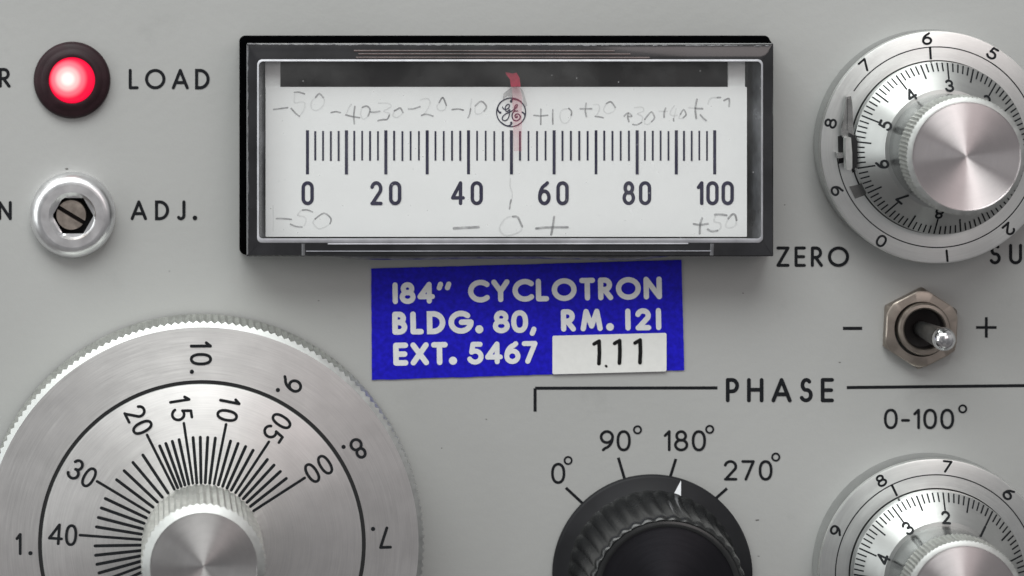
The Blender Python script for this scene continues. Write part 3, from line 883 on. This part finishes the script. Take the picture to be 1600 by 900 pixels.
# ------------------------------------------------------------------ toggle switch
x, y = at(1438, 513, 10)
t = thing('toggle_switch', x, y, 0, 'small toggle switch in a brass-coloured hexagonal nut between printed minus and plus signs', 'switch')
mb = MB()
n = 96
def hl(R, z, rot=PI / 6 - 0.05, rnd=None):
    out = []
    for i in range(n):
        a = 2 * PI * i / n
        r = hexr(a, R, rot + PI / 6 - PI / 6)
        if rnd: r = min(r, rnd)
        out.append((r * math.cos(a), r * math.sin(a), z))
    return out
mb.loft([hl(64, 0, rnd=63.5), hl(64, 13, rnd=63.5), hl(64, 19, rnd=59), hl(62, 20.5, rnd=56), [(43 * math.cos(2 * PI * i / n), 43 * math.sin(2 * PI * i / n), 21) for i in range(n)], [(42 * math.cos(2 * PI * i / n), 42 * math.sin(2 * PI * i / n), 17) for i in range(n)]])
mb.build('hexagonal_nut', M['nut'], t, 30)
mb = MB()
mb.lathe([(40.5, 5), (40.5, 29), (38.5, 32), (34, 32.5), (32, 31), (31, 27), (31, 6)], 72, cx=2, cy=1)
mb.build('threaded_bushing', M['nut'], t, 30)
mb = MB()
mb.lathe([(30.9, 26), (29, 12), (12, 4)], 72, cap_end=True, cx=2, cy=1)
mb.build('socket', M['socket'], t, 30)
mb = MB()
prof = [(11, 0), (12.5, 25), (14, 60), (15.5, 95), (16.5, 118)]
mb.lathe(prof, 48)
lv = mb.build('lever', M['lever'], t, 40)
lv.location = (0, 0, 10)
lv.rotation_euler = (math.radians(0.5), math.radians(3.5), 0)
mb = MB()
mb.lathe([(16.5, 118), (17.6, 120), (17.9, 126), (16.9, 132), (14.5, 137), (11, 140.5), (6.5, 142.6), (1.5, 143.2)], 48, cap_end=True)
mb.build('tip', M['chrome'], lv, 50)

# ------------------------------------------------------------------ knurl helper
def knurl(teeth, depth, rows, bev=None, slope=0.0):
    # bev: the row on the bevel, whose points slide up the bevel's cone as the teeth cut in
    def f(k, i, a, r):
        if k not in rows: return r
        d_ = depth * (0.0, 0.5, 1.0, 0.5)[i % 4]
        if k == bev: return (r - d_, d_ * slope)
        return r - d_
    return f

# ------------------------------------------------------------------ large vernier knob
zf_ = 106.0
x, y = at(315.5, 850, zf_)
t = thing('large_tuning_knob', x, y, 0, 'large aluminium knob with a knurled rim and a scale reading 00 to 40', 'knob')
kf = (D - zf_) / D
mb = MB()
TE = 193
RF = 338.5 * kf
mb.lathe([(RF + 9, 8), (RF + 9.5, 14), (RF + 9.6, 97), (RF + 9.5, 100), (RF + 0.5, zf_ - .3), (RF, zf_)], TE * 4, [0, 0, 0, 1, 1], rmod=knurl(TE, 3.6, (1, 2, 3), 3, 5.7 / 9))
sk = mb.build('skirt', [M['alu_knurl'], M['alu_edge']], t, 25)
mb = MB()
RL = 253 * kf
mb.lathe([(RF, zf_), (RL + 3.1, zf_ + .3), (RL + 3.0, zf_ - 2)], 192)
face = mb.build('outer_ring', M['alu_face'], t, 25)
mb = MB()
mb.lathe([(RL + 3.1, zf_ - .4), (RL - 3.1, zf_ - .4)], 192)
mb.build('dark_groove', M['dark'], t, 25)
mb = MB()
mb.lathe([(RL - 2.8, zf_ - 2), (RL - 2.9, zf_ + .2), (RL - 3.6, zf_ + .5), (60, zf_ + .5)], 192, [0, 0, 1])
disc = mb.build('scale_disc', [M['alu_edge'], M['alu_face']], t, 25)
zo = Z(zf_ + .3); zi = Z(zf_ + .5)
def radial_text(par, zz, items, h, wd, rad_ang):
    """items: (char, radius); the writing runs inwards along the radius"""
    b = MB(); th = math.radians(rad_ang)
    for ch, r, off in items:
        rot = th - PI
        X = r * kf * math.cos(th); Y = r * kf * math.sin(th)
        X += -off * math.sin(rot) * 1.0; Y += off * math.cos(rot)
        if ch == '.':
            b.ribbon([(X, Y)], 6.6, zz.next())
        else:
            glyph(b, ch, X, Y, h, wd, zz, {'0': .88, '4': 1.0, '1': .85}.get(ch, .95), rot)
    b.build('numeral', M['fill'], par, None)
for nn in range(1, 11):
    a = 180 + (nn - 1) * 29.9 + (1.2 if nn < 10 else 0.9)
    a = {7: 2, 8: 31.4, 9: 60.7, 10: 90.3}.get(nn, 180 - (nn - 1) * -30.2)
    if nn == 10: it = [('1', 312, 0), ('0', 289, 0), ('.', 269.5, -14)]
    else: it = [(str(nn), 286.5, 0), ('.', 268, -14)]
    radial_text(face, zo, it, 34, 4.4, a)
LAB = {0: 32.8, 5: 56.8, 10: 78.6, 15: 98.5, 20: 116.7, 30: 149.1, 40: 175.8, 50: 200.3, 60: 222.5, 70: 242.8, 80: 261.5, 90: 278.8, 100: 295}
for v, a in LAB.items():
    s_ = '%02d' % v
    rr = [229, 205] if len(s_) == 2 else [238, 220, 200]
    off = 0
    radial_text(disc, zi, [(c, r, off) for c, r in zip(s_, rr)], 33.5, 4.3, a + (0.3 if v else 0))
ks = sorted(LAB)
mb = MB()
def tick(a, r0, r1):
    th = math.radians(a)
    mb.ribbon([(r0 * kf * math.cos(th), r0 * kf * math.sin(th)), (r1 * kf * math.cos(th), r1 * kf * math.sin(th))], 4.7 if r1 < 180 else 4.2, zi.next())
for i, v in enumerate(ks):
    tick(LAB[v], 96, 191)
    if i + 1 < len(ks):
        v1 = ks[i + 1]; d_ = (v1 - v) / 5
        for k in range(1, 5):
            q = v + d_ * k
            u = k / 5
            # the scale tightens slowly, so bow the spacing a little
            a = LAB[v] + (LAB[v1] - LAB[v]) * (u + 0.035 * u * (1 - u) * 4 * .5)
            tick(a, 96, 167)
mb.build('graduations', M['fill'], disc, None)
mb = MB()
TK = 56; z1 = zf_ + 176
mb.lathe([(92.5, zf_ + 1), (93, z1 - 7), (92.5, z1 - 4), (79.5, z1 + 3)], TK * 4, [0, 0, 1], rmod=knurl(TK, 2.6, (0, 1, 2), 2, 7 / 13))
gr = mb.build('grip', [M['alu_knurl'], M['alu_edge']], t, 25)
mb = MB()
mb.lathe([(79.5, z1 + 3), (79, z1 + 2.4), (2, z1 + 2.0)], 96, cap_end=True)
mb.build('end_face', M['alu_cap2'], gr, 25)

# ------------------------------------------------------------------ counting dials
def counting_dial(px, py, out7, index, in3, lever, label):
    zr = 60.0
    x, y = at(px, py, zr)
    t = thing('counting_dial', x, y, 0, label, 'dial', 'multi-turn counting dials')
    mb = MB()
    mb.lathe([(179, 0), (180, 3), (180.5, 8), (180.5, 54), (179, zr - .6), (176.5, zr), (134.6, zr), (134, zr - 3)], 160, [0, 0, 0, 1, 1, 1, 0])
    ring = mb.build('outer_ring', [M['alu_neck'], M['alu_ring']], t, 25)
    zo = Z(zr)
    mb = MB()
    a0 = 0
    if lever: # the line is broken where the lock lever crosses it
        P = [(155 * math.cos(q), 155 * math.sin(q)) for q in [math.radians(a) for a in range(-174, 147, 2)]]
        mb.ribbon(P, 1.7, zo.next(), cap=False)
    else:
        mb.ribbon([(155 * math.cos(q), 155 * math.sin(q)) for q in [math.radians(a) for a in range(0, 360, 2)]], 1.7, zo.next(), closed=True)
    th = math.radians(index)
    mb.ribbon([(156 * math.cos(th), 156 * math.sin(th)), (136 * math.cos(th), 136 * math.sin(th))], 3.6, zo.next(), cap=False)
    mb.build('printed_line', M['fill'], ring, None)
    for n_ in range(10):
        th = math.radians(out7 + (n_ - 7) * 36)
        b = MB()
        ch = 'I' if n_ == 1 else str(n_)
        glyph(b, ch, 168.5 * math.cos(th), 168.5 * math.sin(th), 19.5, 3.4, zo, 1.35, th - PI / 2)
        b.build('numeral', M['fill'], ring, None)
    mb = MB()
    zc = 84.0; RD = 132.5
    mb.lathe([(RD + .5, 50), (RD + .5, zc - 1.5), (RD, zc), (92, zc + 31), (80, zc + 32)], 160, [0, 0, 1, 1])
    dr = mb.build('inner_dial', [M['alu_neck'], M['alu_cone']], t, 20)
    cone = lambda x_, y_: zc + 31 * (RD - math.hypot(x_, y_)) / (RD - 92)
    zi = Z(cone)
    mb = MB()
    for k in range(100):
        th = math.radians(in3 + (k / 10.0 - 3) * 36)
        ln = 25 if k % 10 == 0 else (22 if k % 5 == 0 else 13.5)
        mb.ribbon([(RD * 0.995 * math.cos(th), RD * 0.995 * math.sin(th)), ((RD - ln) * math.cos(th), (RD - ln) * math.sin(th))], 2.3 if k % 5 else 2.5, zi.next(), cap=False)
    mb.build('graduations', M['fill'], dr, None)
    for n_ in range(10):
        th = math.radians(in3 + (n_ - 3) * 36)
        b = MB()
        ch = 'I' if n_ == 1 else str(n_)
        glyph(b, ch, 98 * math.cos(th), 98 * math.sin(th), 18.5, 3.5, zi, 1.25, th - PI / 2)
        b.build('numeral', M['fill'], dr, None)
    mb = MB()
    T2 = 84
    mb.lathe([(86, zc + 30), (86, 190), (87.5, 196), (89.5, 199), (89.5, 247), (88.8, 250), (82.5, 253.6), (80.6, 254)], T2 * 4, [1, 1, 1, 0, 0, 2, 2], rmod=knurl(T2, 1.5, (3, 4, 5), 5, 3.6 / 6.3))
    kn = mb.build('knob', [M['alu_knurl'], M['alu_neck'], M['alu_edge']], t, 25)
    mb = MB()
    mb.lathe([(80.6, 254), (79.8, 253), (2, 252.8)], 96, cap_end=True)
    mb.build('end_face', M['alu_cap'], kn, 25)
    if lever:
        # window and the little sprung lock lever on the left of the ring
        q = lambda a_, b_, z_: tuple(v1 - v0 for v1, v0 in zip(at(a_, b_, z_), (x, y)))
        mb = MB()
        P = [q(*p, zr) for p in ((1327, 291), (1349, 287), (1355, 303), (1336, 310))]
        mb.loft([[(*p, zr + .2) for p in reversed(P)], [(*p, zr + 4) for p in reversed(P)]], cap_end=True)
        mb.build('lock_tab', M['lever'], t, None)
        mb = MB()
        P = [q(*p, zr) for p in ((1309, 213), (1325, 208), (1343, 204), (1343, 264), (1332, 270), (1326, 252), (1310, 256))]
        mb.loft([[(*p, zr + .2) for p in reversed(P)], [(*p, zr + 1) for p in reversed(P)]], cap_end=True)
        mb.build('dark_slot', M['dark'], t, None)
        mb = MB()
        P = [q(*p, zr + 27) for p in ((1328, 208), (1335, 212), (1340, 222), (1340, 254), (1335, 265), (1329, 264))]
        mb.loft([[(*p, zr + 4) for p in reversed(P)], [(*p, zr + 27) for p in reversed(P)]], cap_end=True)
        mb.build('lever_reflection', M['dark'], t, None)  # dark piece added to imitate the lever's reflection in the dial flank
        lv = MB()
        def pl(pts, z0, z1, m=0):
            P = [q(a_, b_, z1) for a_, b_ in pts]
            lv.loft([[(*p, z0) for p in reversed(P)], [(*p, z1 - 2) for p in reversed(P)], [((p[0]) * .9985, p[1], z1) for p in reversed(P)]], [m, m], cap_end=True)
        pl([(1323, 151), (1329.5, 150), (1331.5, 160), (1334, 213), (1331, 216), (1317, 215), (1314.5, 204), (1320.5, 172)], zr + 12, zr + 20)
        pl([(1325, 154), (1328.5, 153.5), (1330, 170), (1328, 200), (1324, 204)], zr + 20, zr + 23)
        pl([(1321, 215), (1329.5, 215), (1331.5, 240), (1331.5, 263), (1329, 266), (1322.5, 265), (1321, 240)], zr + 18, zr + 34, 1)
        pl([(1308.5, 239), (1320, 238), (1320.5, 246), (1309.5, 247.5)], zr + 2, zr + 20)
        lv.build('lock_lever', [M['steel'], M['alu_edge']], t, 30)
    return t
counting_dial(1464, 230, 131.3, 94, 85.5, True, 'upper counting dial with a lock lever on its ring, right of the wide meter')
counting_dial(1462, 898.5, 84, 116, 123.5, False, 'lower counting dial cut by the bottom edge, below the printed 0-100 degrees')

# ------------------------------------------------------------------ black pointer knob
x, y = at(1019.5, 898, 8)
t = thing('rotary_selector_knob', x, y, 0, 'black plastic selector knob with a fluted grip and a white pointer mark near 180 degrees', 'knob')
mb = MB()
mb.lathe([(154.5, 0), (156, 3), (156, 9), (154.8, 11.2), (152, 12.5), (129, 19), (125, 22)], 160)
skb = mb.build('skirt', M['plastic'], t, 40)
mb = MB()
FL = 36
def flute(k, i, a, r):
    d_ = (.6, 2.6, 3.8, 3.8, 3.5, 3.3, 3.0, 2.8, 1.4, .4, 0)[min(k, 10)]
    tw = 0.0
    s_ = math.sin((a + tw) * FL / 2)
    return r - d_ * (1 - abs(s_)) * 1.1
mb.lathe([(134, 17), (130.5, 22), (127.5, 38), (125, 70), (123, 120), (121.5, 158), (120.6, 164), (118, 168), (115, 169.5), (112.6, 168.6), (112, 169.6), (109, 170.6), (106, 171), (104, 170), (103.4, 166)], FL * 12, rmod=flute, phase=0.04)
gr = mb.build('grip', M['plastic_grip'], t, 35)
mb = MB()
mb.lathe([(103.6, 166.5), (60, 166.7), (2, 166.8)], 96, cap_end=True)
mb.build('end_face', M['cap_black'], gr, 25)
mb = MB()
zs = lambda X, Y: 12.5 + (152 - math.hypot(X, Y)) * (6.5 / 23)
Q = [(1064.5, 751), (1065.5, 757), (1063.4, 776), (1057, 777.5), (1051.2, 773), (1054, 765)]
P = [tuple(v1 - v0 for v1, v0 in zip(at(a_, b_, 15), (x, y))) for a_, b_ in Q]
tip = P[0]
# subdivided towards the tip so the paint follows the curved skirt
rows = []
base = [P[2], P[3], P[4]]
for k in range(9):
    u = k / 8
    row = []
    for p in base:
        bl = 1 - (1 - u) ** 1.15
        row.append((p[0] + (tip[0] - p[0]) * bl, p[1] + (tip[1] - p[1]) * bl))
    rows.append([(a_, b_, zs(a_, b_) + .5) for a_, b_ in row])
mb.loft(rows, closed=False)
mb.build('pointer_mark', M['mark'], skb, None)
